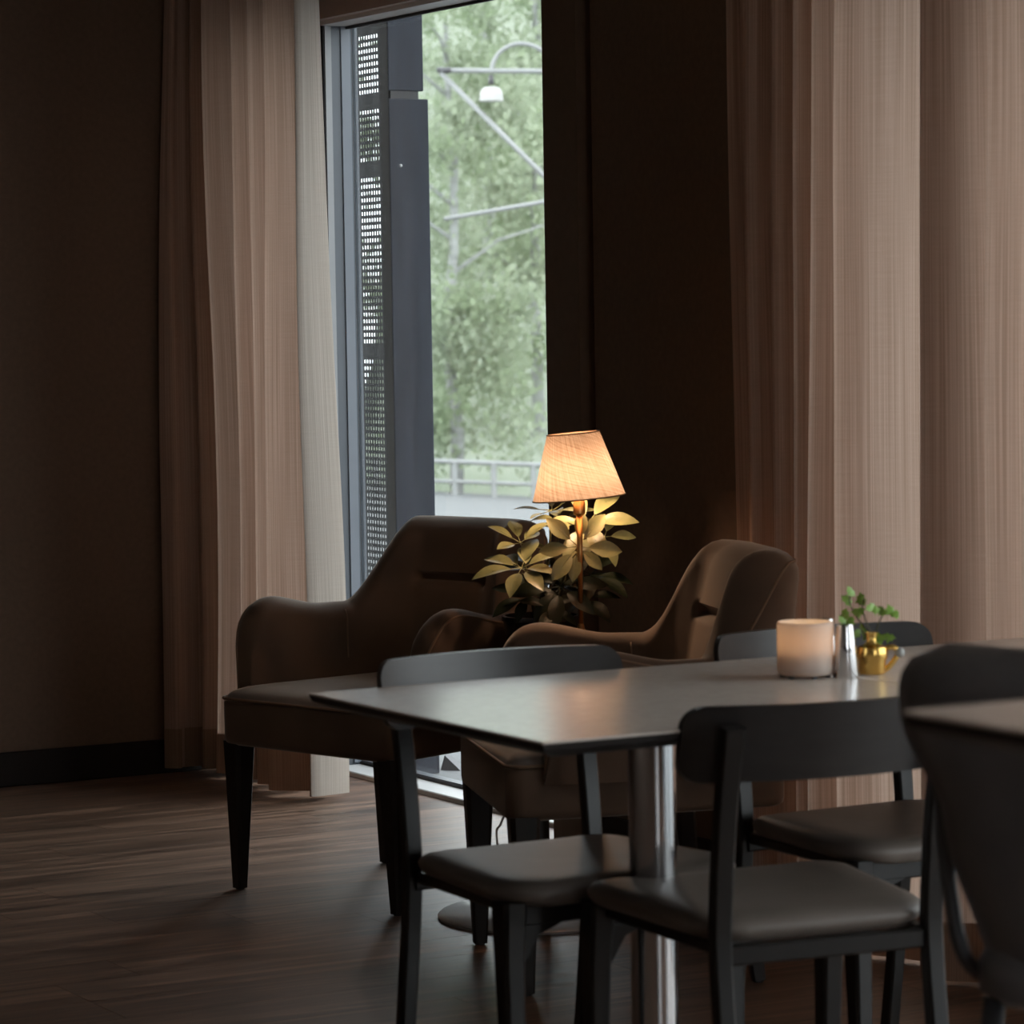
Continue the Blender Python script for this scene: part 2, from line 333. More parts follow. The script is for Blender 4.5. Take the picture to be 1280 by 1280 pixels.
def window(n, y0, y1, mull=()):
    root = bpy.data.objects.new('window_%d' % n, None); COL.objects.link(root); root['kind'] = 'structure'
    root.location = (XG, (y0+y1)/2, 0)
    def part(name, bm, m):
        o = link(name, bm, m); o.parent = root; o.matrix_parent_inverse = Matrix.Translation(-Vector(root.location)); return o
    XI = XG-0.11                                                    # room side of the frame
    XJ = XG-0.088
    part('jamb', box(B(), XJ+0.01, XG+0.02, y1, y1+0.05, 0.0, ZT+0.02), 'alu')
    part('jamb_bead', box(B(), XJ, XJ+0.02, y1-0.006, y1+0.05, 0.0, ZT+0.02), 'alu_pale')
    part('gasket', box(B(), XJ-0.004, XJ, y1-0.002, y1+0.014, 0.0, ZT+0.02), 'gasket')
    part('glazing_bead', box(B(), XG-0.035, XG-0.006, y1-0.005, y1, 0.02, ZT), 'alu_mid')
    part('jamb', box(B(), XI, XG+0.02, y0-0.05, y0+0.01, 0.0, ZT+0.02), 'alu')
    part('sill', bevel(box(B(), XI, XG+0.06, y0, y1, -0.004, 0.014), 0.003, 1), 'alu_white')
    part('bottom_rail', box(B(), XG-0.012, XG+0.02, y0, y1, 0.014, 0.026), 'alu')
    part('gasket', box(B(), XG-0.016, XG-0.012, y0, y1, 0.014, 0.022), 'gasket')
    part('head_rail', box(B(), XI+0.01, XG+0.02, y0, y1, ZT, ZT+0.012), 'alu_white')
    part('gasket', box(B(), XG-0.02, XG-0.01, y0, y1, ZT-0.008, ZT), 'gasket')
    part('blind_box', box(B(), XI-0.02, XG+0.02, y0, y1, ZT+0.012, ZT+0.072), 'alu_brown')
    part('blind_box', box(B(), XI-0.02, XG+0.02, y0, y1, ZT+0.0745, ZT+0.18), 'alu_brown')
    for y in mull: part('mullion', box(B(), XG-0.06, XG+0.02, y-0.03, y+0.03, 0.014, ZT), 'alu')
    ys = [y0]+list(mull)+[y1]
    for a, b in zip(ys[:-1], ys[1:]):
        part('pane', box(B(), XG, XG+0.012, a, b, 0.02, ZT), 'glass')
window(1, *W1)
window(2, *W2, mull=(1.6, 2.9, 4.2))
# ---------------------------------------------------------------- curtains
def curtain(name, label, nodes, z0, z1, hem_h, nz=36, seg=14, flare=0.0, seed=1, lining=0):
    pts = crom([(x, y, 0) for y, x in nodes], seg); n = len(pts)
    s = [0.0]
    for a, b in zip(pts[:-1], pts[1:]): s.append(s[-1]+(b-a).length)
    xm = sum(p.x for p in pts)/n
    tan = [(pts[min(n-1, i+1)]-pts[max(0, i-1)]).normalized() for i in range(n)]
    def pos(i, z, off=0.0):
        f = max(0.0, min(1.0, (z-z0)/(z1-z0))); p = pts[i]; a = 1.0-0.45*f**1.5
        wob = 0.016*mnoise.noise(Vector((s[i]*2.2, z*0.6, seed)))+0.012*mnoise.noise(Vector((s[i]*5, z*0.9, seed+9)))
        y = p.y + 0.020*mnoise.noise(Vector((s[i]*2.0, z*0.7, seed+4)))*min(1, 6*(1-abs(2*i/(n-1)-1))) - flare*(i/(n-1))**3*(1-f)**1.2
        nn = Vector((tan[i].y, -tan[i].x, 0))
        q = Vector((xm+(p.x-xm)*a+wob, y, z))
        return q + (nn if nn.x+0.6*nn.y < 0 else -nn)*off
    def sheet(za, zb, k, off, m, parent, nm, i0=0, i1=None):
        i1 = n-1 if i1 is None else i1
        bm = B(); uv = bm.loops.layers.uv.new('UVMap'); G = []
        for j in range(k+1):
            z = za+(zb-za)*j/k; G.append({i: bm.verts.new(pos(i, z, off)) for i in range(i0, i1+1)})
        for j in range(k):
            for i in range(i0, i1):
                f = bm.faces.new((G[j][i], G[j][i+1], G[j+1][i+1], G[j+1][i]))
                for lp, (jj, ii) in zip(f.loops, ((j, i), (j, i+1), (j+1, i+1), (j+1, i))):
                    lp[uv].uv = (s[ii], za+(zb-za)*jj/k)
        return link(nm, bm, m, parent, smooth=True)
    root = thing(name, label, 'curtain', (0, 0, 0))
    sheet(z0, z1, nz, 0.0, 'curtain', root, 'drape')
    sheet(z0-0.001, z0+hem_h, 3, 0.0025, 'hem', root, 'hem', 0, n-1-lining)
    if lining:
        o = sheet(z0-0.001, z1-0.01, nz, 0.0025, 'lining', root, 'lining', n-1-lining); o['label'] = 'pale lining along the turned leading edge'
    bm = B(); box(bm, xm-0.02, xm+0.02, min(p.y for p in pts)-0.01, max(p.y for p in pts)+0.01, z1, ZC); link('track', bm, 'base', root)
    return root
XC = 3.84
nodesL = [(y, XC+d) for y, d in ((8.675, -.14), (8.645, -.105), (8.665, -.06), (8.64, 0.0), (8.60, -.05), (8.56, .03), (8.525, .04), (8.485, -.06), (8.42, 0), (8.37, .05), (8.33, -.05), (8.26, .04), (8.21, -.05), (8.14, .03), (8.115, .05), (8.075, -.07), (8.01, -.01), (7.965, .05), (7.93, 0), (7.908, -.045), (7.902, -.03), (7.907, .02), (7.915, .08))]
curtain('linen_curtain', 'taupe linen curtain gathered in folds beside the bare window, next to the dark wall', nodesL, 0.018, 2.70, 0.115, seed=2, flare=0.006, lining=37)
nodesR = [(y, XC+d) for y, d in ((5.80, -.02), (5.76, .02), (5.70, -.04), (5.655, .03), (5.60, -.05), (5.565, .04), (5.524, -.05), (5.48, .04), (5.445, -.07), (5.39, .03), (5.365, .03), (5.331, -.09), (5.27, -.04), (5.18, 0), (5.08, .03), (4.99, .06),
          (4.965, .035), (5.0, 0), (5.05, -.03), (5.062, -.07), (5.035, -.088), (4.96, -.03), (4.90, .05), (4.871, -.06), (4.80, 0), (4.765, .05), (4.738, -.08), (4.66, 0))]
nodesR += [(4.62-0.065*k, XC+(.05 if k % 2 == 0 else -.06)) for k in range(11)]
curtain('linen_curtain', 'wide taupe linen curtain glowing with daylight, hanging behind the dining tables', nodesR, 0.008, 2.70, 0.115, seed=7)
# ---------------------------------------------------------------- outside
bm = B()
def gz(x):  # ground outside falls gently away from the building
    return -0.05 if x < 6 else -0.05-(x-6)*0.0815
xs = [4.27, 6, 12, 20, 30, 40, 52]
rows = [[bm.verts.new((x, y, gz(x) if x < 45 else gz(33))) for y in (-20, 5, 12, 25, 60, 110)] for x in xs]
for a, b in zip(rows[:-1], rows[1:]):
    for i in range(5): bm.faces.new((a[i], b[i], b[i+1], a[i+1]))
gr = struct('ground', bm, 'paving')
def smooth01(t): t = max(0, min(1, t)); return t*t*(3-2*t)
# far slope of grass and bushes behind the trees
bm = B(); n = 120; rows = []
for j, (D, z) in enumerate(((66, -2.5), (74, -1.0), (84, 4.0), (98, 10.0), (120, 17.0))):
    b0 = at_d(640, 408, D); row = []
    for i in range(n+1):
        l = -30+i*0.75; k = max(smooth01((l*98/D+3.9)/0.7), smooth01((-6.2-l*98/D)/1.2))
        row.append(bm.verts.new((b0.x+r0.x*l, b0.y+r0.y*l, -2.5+(z+2.5+0.8*mnoise.noise(Vector((l*.08, j, 1))))*k)))
    rows.append(row)
for a, b in zip(rows[:-1], rows[1:]):
    for i in range(n): bm.faces.new((a[i], a[i+1], b[i+1], b[i]))
struct('hillside', bm, 'hill', smooth=True)
# clad column just outside the glass: cladding boards plus a perforated sheet
XP = 4.40
pc = at_x(490, 400, XP); YC = pc.y; pe = at_y(540, 400, YC)
colm = thing('clad_column', 'blue-grey clad steel column with a perforated dark sheet, just outside the window', 'column', ((XP+pe.x)/2, YC+0.15, -0.05))
def child(name, bm, m, root, **k):
    o = link(name, bm, m, **k); o.parent = root; o.matrix_parent_inverse = Matrix.Translation(Vector(root.location)).inverted(); return o
zj = at_x(490, 117, XP).z
child('cladding_board', bevel(box(B(), XP+0.002, pe.x, YC, YC+0.02, -0.05, zj-0.012), 0.002, 1), 'slate', colm)
child('cladding_board', bevel(box(B(), XP+0.002, pe.x-0.015, YC, YC+0.02, zj+0.012, 3.2), 0.002, 1), 'slate', colm)
child('core', box(B(), XP+0.012, pe.x-0.03, YC+0.006, YC+0.05, -0.05, 3.2), 'gasket', colm)
bm = B(); px_, pz_ = 0.0166, 0.0203
yA = YC+0.060; ncol = 11; zlo = -0.03
ranges = [(at_x(465, a, XP).z, at_x(465, b, XP).z) for a, b in ((41, 118), (133, 205), (219, 432), (444, 975))]
def q4(a, b, c, d): bm.faces.new([bm.verts.new((XP, y, z)) for y, z in (a, b, c, d)])
z = 3.2; yB = yA+ncol*px_
nr = int((3.2-zlo)/pz_)
for k in range(nr):
    zt = 3.2-k*pz_; zb = zt-pz_; zm = (zt+zb)/2
    q4((YC, zb), (YC, zt), (yA, zt), (yA, zb)); q4((yB, zb), (yB, zt), (yB+0.10, zt), (yB+0.10, zb))
    if not any(b < zm < a for a, b in ranges) and zm < 2.4:
        q4((yA, zb), (yA, zt), (yB, zt), (yB, zb)); continue
    for i in range(ncol):
        a = yA+i*px_; b = a+px_; hw = 0.0040; hh = 0.0050; c = (a+b)/2
        o4 = [(a, zb), (a, zt), (b, zt), (b, zb)]; i4 = [(c-hw, zm-hh), (c-hw, zm+hh), (c+hw, zm+hh), (c+hw, zm-hh)]
        ov = [bm.verts.new((XP, *p)) for p in o4]; iv = [bm.verts.new((XP, *p)) for p in i4]
        for e in range(4): bm.faces.new((ov[e], ov[(e+1) % 4], iv[(e+1) % 4], iv[e]))
bmesh.ops.remove_doubles(bm, verts=bm.verts, dist=1e-5)
o = child('perforated_sheet', bm, 'perf', colm); o['kind'] = 'stuff'
sm = o.modifiers.new('thickness', 'SOLIDIFY'); sm.thickness = 0.0015
bm = B(); bmesh.ops.create_uvsphere(bm, u_segments=10, v_segments=6, radius=0.005); p = at_y(501, 207, YC-0.001); bmesh.ops.translate(bm, verts=bm.verts, vec=p)
child('bolt', bm, 'alu_white', colm, smooth=True)
# street lamp on braced steel arms
DP = 30.0
def P(px, py, D=DP): return at_d(px, py, D)
pb = P(770, 300); foot = Vector((pb.x, pb.y, gz(pb.x)))
lp = thing('street_lamp', 'white bell street lamp on a braced grey steel arm, seen through the window glass', 'street lamp', foot)
topz = P(770, 20).z
child('post', lathe(B(), [(0.07, foot.z), (0.06, topz)], 12, (foot.x, foot.y)), 'galv', lp, smooth=True, angle=40)
child('arm', tube(B(), [P(560, 88), P(768, 90)], 0.024), 'galv', lp, smooth=True)
child('arm_tip', tube(B(), [P(546, 87.5), P(563, 88)], 0.028), 'iron', lp, smooth=True)
child('brace', tube(B(), [P(551, 91), P(768, 308)], 0.024), 'galv', lp, smooth=True)
child('lower_arm', tube(B(), [P(555, 274), P(768, 237)], 0.021), 'galv', lp, smooth=True)
child('gooseneck', tube(B(), crom([P(615, 92), P(616, 80), P(624, 66), P(638, 57), (P(652, 54.5)), P(668, 58), P(684, 68), P(700, 88)], 5), 0.022), 'galv', lp, smooth=True)
c = P(614, 111); child('socket', lathe(B(), [(0.02, c.z+0.13), (0.03, c.z+0.04)], 12, (c.x, c.y)), 'iron', lp, smooth=True)
bl = child('bell_shade', lathe(B(), [(0.03, c.z+0.02), (0.07, c.z+0.012), (0.098, c.z-0.02), (0.108, c.z-0.06), (0.112, c.z-0.115), (0.102, c.z-0.115)], 20, (c.x, c.y)), 'lampwhite', lp, smooth=True, angle=50)
# guard rail along the road
DR = 62.0
ga = at_d(400, 620, DR)
rl = thing('guard_rail', 'pale two-bar metal guard rail along the road below the trees', 'railing', at_d(600, 624, DR))
child('top_bar', tube(B(), [at_d(300, 570, DR), at_d(540, 576, DR), at_d(800, 586, DR)], 0.055, 6), 'galv', rl)
child('middle_bar', tube(B(), [at_d(300, 596, DR), at_d(540, 601, DR), at_d(800, 610, DR)], 0.045, 6), 'galv', rl)
for px in (370, 420, 470, 520, 568, 617, 667, 716, 766):
    t = (px-540)/260*10+576
    child('post', tube(B(), [at_d(px, t, DR), at_d(px+.8, 629, DR)], 0.06, 6), 'galv', rl)
# trees beyond the road, haze put into their leaf colour
def hz(D):
    T = ((60, -2.5), (66, -2.5), (74, -1.0), (84, 4.0), (98, 10.0))
    for (a, za), (c, zc) in zip(T[:-1], T[1:]):
        if D <= c: return za+(zc-za)*(D-a)/(c-a)
    return 10.0
def tree(name, label, px, D, h, cw, seed, leafm, nleaf=11000):
    rnd = random.Random(seed); b = at_d(px, 408, D); base = Vector((b.x, b.y, hz(D)-0.15))
    root = thing(name, label, 'tree', base, group=None)
    pts = [Vector((0.25*mnoise.noise(Vector((seed, k*.7, 0))), 0.25*mnoise.noise(Vector((seed, k*.7, 5))), h*0.92*k/6)) for k in range(7)]
    link('trunk', tube(B(), pts, 0.16, 8, 0.04), 'bark', root, smooth=True)
    bm = B()
    for k in range(9):
        z = h*(0.3+0.06*k); a = rnd.random()*6.28; l = cw*(0.5-0.03*k)
        tube(bm, [Vector((0, 0, z)), Vector((math.cos(a)*l*.5, math.sin(a)*l*.5, z+l*.35)), Vector((math.cos(a)*l, math.sin(a)*l, z+l*.5))], 0.05, 5, 0.015)
    link('branches', bm, 'bark', root)
    bm = B()
    cl = [(Vector((rnd.gauss(0, cw*.26), rnd.gauss(0, cw*.26), h*rnd.uniform(.10, 1.0))), rnd.uniform(.5, 1.0)) for _ in range(60)]
    for k in range(nleaf):
        c, r = rnd.choice(cl); p = c+Vector((rnd.gauss(0, r*.5), rnd.gauss(0, r*.5), rnd.gauss(0, r*.45)))
        s = rnd.uniform(.035, .085); a = Vector((rnd.gauss(0, 1), rnd.gauss(0, 1), rnd.gauss(0, 1))).normalized(); q = a.orthogonal().normalized(); w = a.cross(q)
        v = [bm.verts.new(p+q*s*1.5), bm.verts.new(p+w*s), bm.verts.new(p-q*s*1.5), bm.verts.new(p-w*s)]; bm.faces.new(v)
    o = link('foliage', bm, leafm, root); o['kind'] = 'stuff'
    return root
TR = [(566, 65.5, 12, 4.4, 'tleaf_a', 'tree with haze-paled leaves just behind the guard rail, beside the clad column'),
      (672, 73, 12, 4.4, 'tleaf_a', 'slim pale tree with a white trunk beyond the guard rail, beside the window edge'),
      (612, 81, 15, 4.8, 'tleaf_b', 'deeper green tree on the slope, between the two pale trees'),
      (735, 89, 14, 4.8, 'tleaf_b', 'green tree high on the slope, mostly hidden by the wall pier')]
for k, (px, D, h, cw, lm, lab) in enumerate(TR): tree('birch_tree', lab, px, D, h, cw, 11+k, lm)
# dark wedge added to stand for a dark reflection over the paving
wp = at_z(567, 962, -0.05)
bm = B(); v = [bm.verts.new(Vector(p)) for p in ((-.045, -.03, 0), (.045, -.03, 0), (.045, .03, 0), (-.045, .03, 0), (-.03, -.02, .06), (-.03, .02, .06))]
for f in ((0, 3, 2, 1), (0, 1, 4), (1, 2, 5, 4), (2, 3, 5), (3, 0, 4, 5)): bm.faces.new([v[i] for i in f])
o = link('reflection_wedge', bm, 'iron'); o.location = wp; o.scale = (0.75, 0.75, 0.75); o.rotation_euler = (0, 0, -0.9); tag(o, 'small dark wedge shape standing for a reflection, on the paving outside the window', 'wedge')
# ---------------------------------------------------------------- armchairs
def smooth(t): t = max(0, min(1, t)); return t*t*(3-2*t)
def make_armchair():
    root = thing('velvet_armchair', '', 'armchair')
    HX, YB, RR, YF = 0.280, 0.226, 0.185, -0.225       # centre line of the wrap-round shell
    path = []; ns = 24
    for k in range(ns): path.append((HX, YF+(YB-RR-YF)*k/ns))
    for k in range(37): a = PI/2*k/36; path.append((HX-RR+RR*math.cos(a), YB-RR+RR*math.sin(a)))
    for k in range(1, 9): path.append(((HX-RR)*(1-k/8), YB))
    half = path; full = half+[(-x, y) for x, y in reversed(half[:-1])]
    n = len(full); s = [0]
    for a, b in zip(full[:-1], full[1:]): s.append(s[-1]+math.hypot(b[0]-a[0], b[1]-a[1]))
    tot = s[-1]
    def ztop(q):                                      # q = distance from the nearer arm front
        z = 0.674-0.026*smooth((q-0.10)/0.16)+0.200*smooth((q-0.318)/0.160)
        if q < 0.12:
            z = 0.44+(z-0.44)*(1-(1-q/0.12)**2.6)**(1/2.6)
        return z
    zb0 = 0.415
    def section(i):
        q = min(s[i], tot-s[i]); x, y = full[i]
        a = full[max(0, i-1)]; b = full[min(n-1, i+1)]; t = Vector((b[0]-a[0], b[1]-a[1], 0)).normalized(); nn = Vector((t.y, -t.x, 0))  # outward
        th = 0.040+0.026*smooth((q-0.2)/0.3); th *= (0.55+0.45*min(1, q/0.03))
        zt = ztop(q); lean = 0.13*smooth((q-0.25)/0.3)
        prof = []
        H = zt-zb0; r = min(th*0.9, H*0.45)
        for k in range(10): prof.append((th*(0.75+0.25*smooth(k/9*2)), zb0+(H-r)*k/9))         # outer side, bottom to top
        for k in range(1, 10): a_ = PI*k/10; prof.append((th*math.cos(a_), zt-r+r*math.sin(a_)))
        N = 34
        for k in range(N+1):
            z = zt-r-(H-r)*k/N; o = -th*(1.0+0.28*math.sin(PI*min(1, k/N))*smooth((q-.3)/.2))
            g = math.exp(-((z-0.705)/0.0085)**2)*smooth((q-0.50)/0.04)
            o += 0.034*g
            prof.append((o, z))
        out = []
        for o, z in prof:
            ly = lean*max(0, z-0.46)+0.0
            out.append(Vector((x, y, 0))+nn*o+Vector((0, ly, z))+Vector((math.copysign(1, x)*0.10*(z-0.45)*smooth((0.35-q)/0.2) if abs(x) > .05 else 0, 0, 0)))
        return out
    bm = B(); rings = [section(i) for i in range(n)]
    R = [[bm.verts.new(p) for p in r] for r in rings]; m = len(R[0])
    for a, b in zip(R[:-1], R[1:]):
        for i in range(m): bm.faces.new((a[i], b[i], b[(i+1) % m], a[(i+1) % m]))
    bm.faces.new(R[0]); bm.faces.new(list(reversed(R[-1])))
    bmesh.ops.recalc_face_normals(bm, faces=bm.faces)
    sh = link('shell', bm, 'velvet', root, smooth=True, angle=60)
    # piping along the outer rim
    for sgn in (1,):
        pts = []
        for i in range(n):
            sec = rings[i]; pts.append(sec[11])
        link('rim_piping', tube(B(), pts, 0.0032, 6), 'piping', sh, smooth=True)
    # arm-to-back seam, both sides
    for side in (0, 1):
        i = min(range(n), key=lambda k: abs((s[k] if side == 0 else tot-s[k])-0.30))
        sec = rings[i]; pts = [p for p in sec[17:36]]
        link('seam', tube(B(), pts, 0.0022, 5), 'piping', sh, smooth=True)
    # seat: apron box and domed cushion
    def slab(zs, m, name, parent, ang=50):
        bm = B(); rr_ = []
        for (ins, z, r) in zs:
            rr_.append([(x, y, z) for x, y in rrect(0.289-ins, 0.24-ins, -0.298+ins, 0.275-ins, r, 5)])
        ring_loft(bm, rr_); return link(name, bm, m, parent, smooth=True, angle=ang)
    slab([(0.012, 0.342, 0.03), (0.002, 0.348, 0.035), (0.0, 0.36, 0.035), (0.0, 0.441, 0.035), (0.004, 0.446, 0.035)], 'velvet', 'apron', root)
    bm = B(); ol = rrect(0.286, 0.237, -0.295, 0.27, 0.035, 5); rr_ = []
    for f, z in ((1.0, 0.449), (0.985, 0.458), (0.95, 0.467), (0.88, 0.474), (0.75, 0.480), (0.55, 0.484), (0.25, 0.486)):
        rr_.append([(x*f, -0.02+(y+0.02)*f, z) for x, y in ol])
    ring_loft(bm, rr_); link('seat_cushion', bm, 'velvet_seat_lit', root, smooth=True, angle=60)
    pl = [Vector((x, y, 0.4505)) for x, y in rrect(0.290, 0.241, -0.299, 0.276, 0.035, 5)]; pl.append(pl[0])
    link('seat_piping', tube(B(), pl, 0.0035, 6), 'piping', root, smooth=True)
    for sx in (-1, 1):
        link('leg', bar(B(), [(sx*0.258, -0.262, 0.35), (sx*0.265, -0.262, 0.004)], 0.060, 0.060, 0.028, 0.028), 'darkwood', root)
        link('leg', bar(B(), [(sx*0.222, 0.165, 0.35), (sx*0.260, 0.205, 0.004)], 0.050, 0.050, 0.026, 0.026), 'darkwood', root)
        for (x, y) in ((sx*0.265, -0.262), (sx*0.260, 0.205)):
            link('glide', lathe(B(), [(0.010, 0.0), (0.010, 0.006)], 10, (x, y)), 'gasket', root)
    return root
arm1 = make_armchair()
arm1['label'] = 'brown velvet armchair in front of the bare window, beside the gathered curtain'; arm1['group'] = 'velvet armchairs by the window'
arm1.location = (3.396, 6.588, 0); arm1.rotation_euler = (0, 0, math.radians(-73.4))
arm2 = copy_tree(arm1)
arm2['label'] = 'brown velvet armchair with its grey back side turned to the wide glowing curtain'
arm2.location = (3.372, 5.529, 0); arm2.rotation_euler = (0, 0, math.radians(-109.0))
# ---------------------------------------------------------------- side table, lamp, plant
TX, TY = at_z(676, 1139, 0.01).x, at_z(676, 1139, 0.01).y
ZS = 0.52
st = thing('side_table', 'small round pedestal side table with a steel disc base between the two armchairs', 'side table', (TX, TY, 0))
link('base', lathe(B(), [(0.225, 0.0), (0.228, 0.006), (0.222, 0.011), (0.05, 0.018), (0.03, 0.022)], 48), 'pale_steel', st, smooth=True, angle=40)
link('column', lathe(B(), [(0.022, 0.018), (0.022, ZS-0.02)], 20), 'tedge', st, smooth=True, angle=40)
link('tabletop', lathe(B(), [(0.15, ZS-0.022), (0.172, ZS-0.012), (0.174, ZS-0.004), (0.172, ZS)], 48), 'darkwood', st, smooth=True, angle=30)
lb = at_z(725, 800, 0.60)
lx, ly = at_d(725, 700, 6.98).x, at_d(725, 700, 6.98).y
lamp = thing('table_lamp', 'lit table lamp with a tilted linen shade on a slim brass stem', 'lamp', (lx, ly, ZS))
link('base', lathe(B(), [(0.066, 0.0), (0.068, 0.012), (0.060, 0.022), (0.056, 0.05), (0.050, 0.075), (0.036, 0.094), (0.026, 0.104), (0.014, 0.110), (0.009, 0.118), (0.006, 0.13)], 32), 'brass', lamp, smooth=True, angle=40)
zsb = at_d(720, 622, 6.98).z-ZS; zst = at_d(715, 541, 6.98).z-ZS
link('stem', lathe(B(), [(0.0052, 0.12), (0.0056, 0.28), (0.0075, zsb-0.032)], 14), 'brass', lamp, smooth=True)
link('socket', lathe(B(), [(0.010, zsb-0.038), (0.0135, zsb-0.034), (0.0135, zsb-0.012), (0.012, zsb-0.008), (0.012, zsb+0.005)], 18), 'brass', lamp, smooth=True, angle=40)
tilt = Matrix.Rotation(math.radians(-4.5), 4, CF)      # shade sits a little crooked on its stem
bm = B(); uv = bm.loops.layers.uv.new('UVMap'); n = 56; rb, rt_ = 0.1015, 0.0575; G = []
for j in range(9):
    f = j/8; r = rb+(rt_-rb)*f; G.append([bm.verts.new((r*math.cos(2*PI*i/n), r*math.sin(2*PI*i/n), (zst-zsb)*f)) for i in range(n)])
for j in range(8):
    for i in range(n):
        f = bm.faces.new((G[j][i], G[j][(i+1) % n], G[j+1][(i+1) % n], G[j+1][i]))
        for l_, (jj, ii) in zip(f.loops, ((j, i), (j, i+1), (j+1, i+1), (j+1, i))): l_[uv].uv = (ii/n*7.0+jj*0.05, jj/8*1.6+ii/n*2.0)
bmesh.ops.transform(bm, matrix=Matrix.Translation((0, 0, zsb)) @ tilt, verts=bm.verts)
shd = link('lamp_shade', bm, 'shade', lamp, smooth=True)
for r, z in ((rb, 0.0), (rt_, zst-zsb)):
    pts = [Vector((r*math.cos(2*PI*i/40), r*math.sin(2*PI*i/40), z)) for i in range(41)]
    bm = tube(B(), pts, 0.0016, 6); bmesh.ops.transform(bm, matrix=Matrix.Translation((0, 0, zsb)) @ tilt, verts=bm.verts)
    link('shade_trim', bm, 'piping', shd, smooth=True)
bm = B()
for k in range(3):
    a = 2*PI*k/3+0.4; tube(bm, [Vector((0.011*math.cos(a), 0.011*math.sin(a), 0.02)), Vector((rt_*math.cos(a), rt_*math.sin(a), (zst-zsb)-0.004))], 0.0012, 5)
bmesh.ops.transform(bm, matrix=Matrix.Translation((0, 0, zsb)) @ tilt, verts=bm.verts)
link('shade_carrier', bm, 'brass', shd)
link('bulb', lathe(B(), [(0.009, zsb+0.005), (0.014, zsb+0.018), (0.022, zsb+0.036), (0.022, zsb+0.050), (0.013, zsb+0.064), (0.003, zsb+0.068)], 18), 'bulb', lamp, smooth=True)
# white cord from the lamp down behind the table to the floor
cp = [Vector((lx, ly, ZS+0.008)), Vector((lx+0.04, ly-0.05, ZS+0.006)), Vector((TX-0.02, TY-0.212, ZS+0.004)), Vector((TX-0.03, TY-0.225, ZS-0.08))]
q1 = at_d(634, 1014, 6.85); q2 = at_d(626, 1030, 6.85); q3 = at_d(621, 1048, 6.87); q0 = at_d(660, 985, 6.85)
cp += [q0, q1, q2, q3, Vector((q3.x+0.02, q3.y-0.01, 0.06)), Vector((q3.x+0.06, q3.y-0.02, 0.006)), Vector((q3.x+0.16, q3.y+0.02, 0.005))]
cp = [p-Vector((lx, ly, ZS)) for p in cp]
link('cord', tube(B(), crom(cp, 8), 0.0026, 6), 'cord', lamp, smooth=True)
# plant
ppx = at_d(676, 760, 7.12)
pot = thing('plant_pot', 'glossy black pot on the side table, holding the umbrella plant', 'pot', (ppx.x, ppx.y, ZS))
link('body', lathe(B(), [(0.062, 0.0), (0.066, 0.004), (0.084, 0.125), (0.088, 0.128), (0.088, 0.138), (0.080, 0.138), (0.078, 0.118), (0.02, 0.114)], 36), 'pot', pot, smooth=True, angle=35)
link('soil', lathe(B(), [(0.078, 0.112), (0.078, 0.118), (0.04, 0.124), (0.01, 0.126)], 24), 'soil', pot, smooth=True)
pl = thing('umbrella_plant', 'umbrella plant with whorls of oval leaves behind the lit lamp', 'plant', (ppx.x, ppx.y, ZS+0.12))
def leaf_mesh(name, L, Wd, m, droop=0.25, fold=0.25):
    bm = B(); rows = 8; G = []
    for j in range(rows+1):
        f = j/rows; w = Wd*(math.sin(PI*min(1, f**0.85*0.97+0.03)))**0.75*(0.55+0.6*f if f < .6 else 0.91)
        if j == rows: w = 0.0006
        y = L*f; z = -droop*L*f*f
        G.append([bm.verts.new((w*t, y, z+fold*w*abs(t))) for t in (-1, -.5, 0, .5, 1)])
    for j in range(rows):
        for i in range(4): bm.faces.new((G[j][i], G[j][i+1], G[j+1][i+1], G[j+1][i]))
    tube(bm, [Vector((0, -0.028, 0.004)), Vector((0, -0.01, 0.002)), Vector((0, L*.5, -droop*L*.25+0.0005))], 0.0014, 4, 0.0005)
    me = bpy.data.meshes.new(name); bm.to_mesh(me); bm.free(); me.materials.append(M[m])
    for p in me.polygons: p.use_smooth = True
    return me
LM = [leaf_mesh('leaf', 0.072, 0.0225, 'leaf', .2), leaf_mesh('leaf', 0.085, 0.024, 'leaf', .35), leaf_mesh('leaf', 0.08, 0.022, 'leaf_shaded', .35), leaf_mesh('leaf', 0.055, 0.015, 'leaf', .15)]
rnd = random.Random(5)
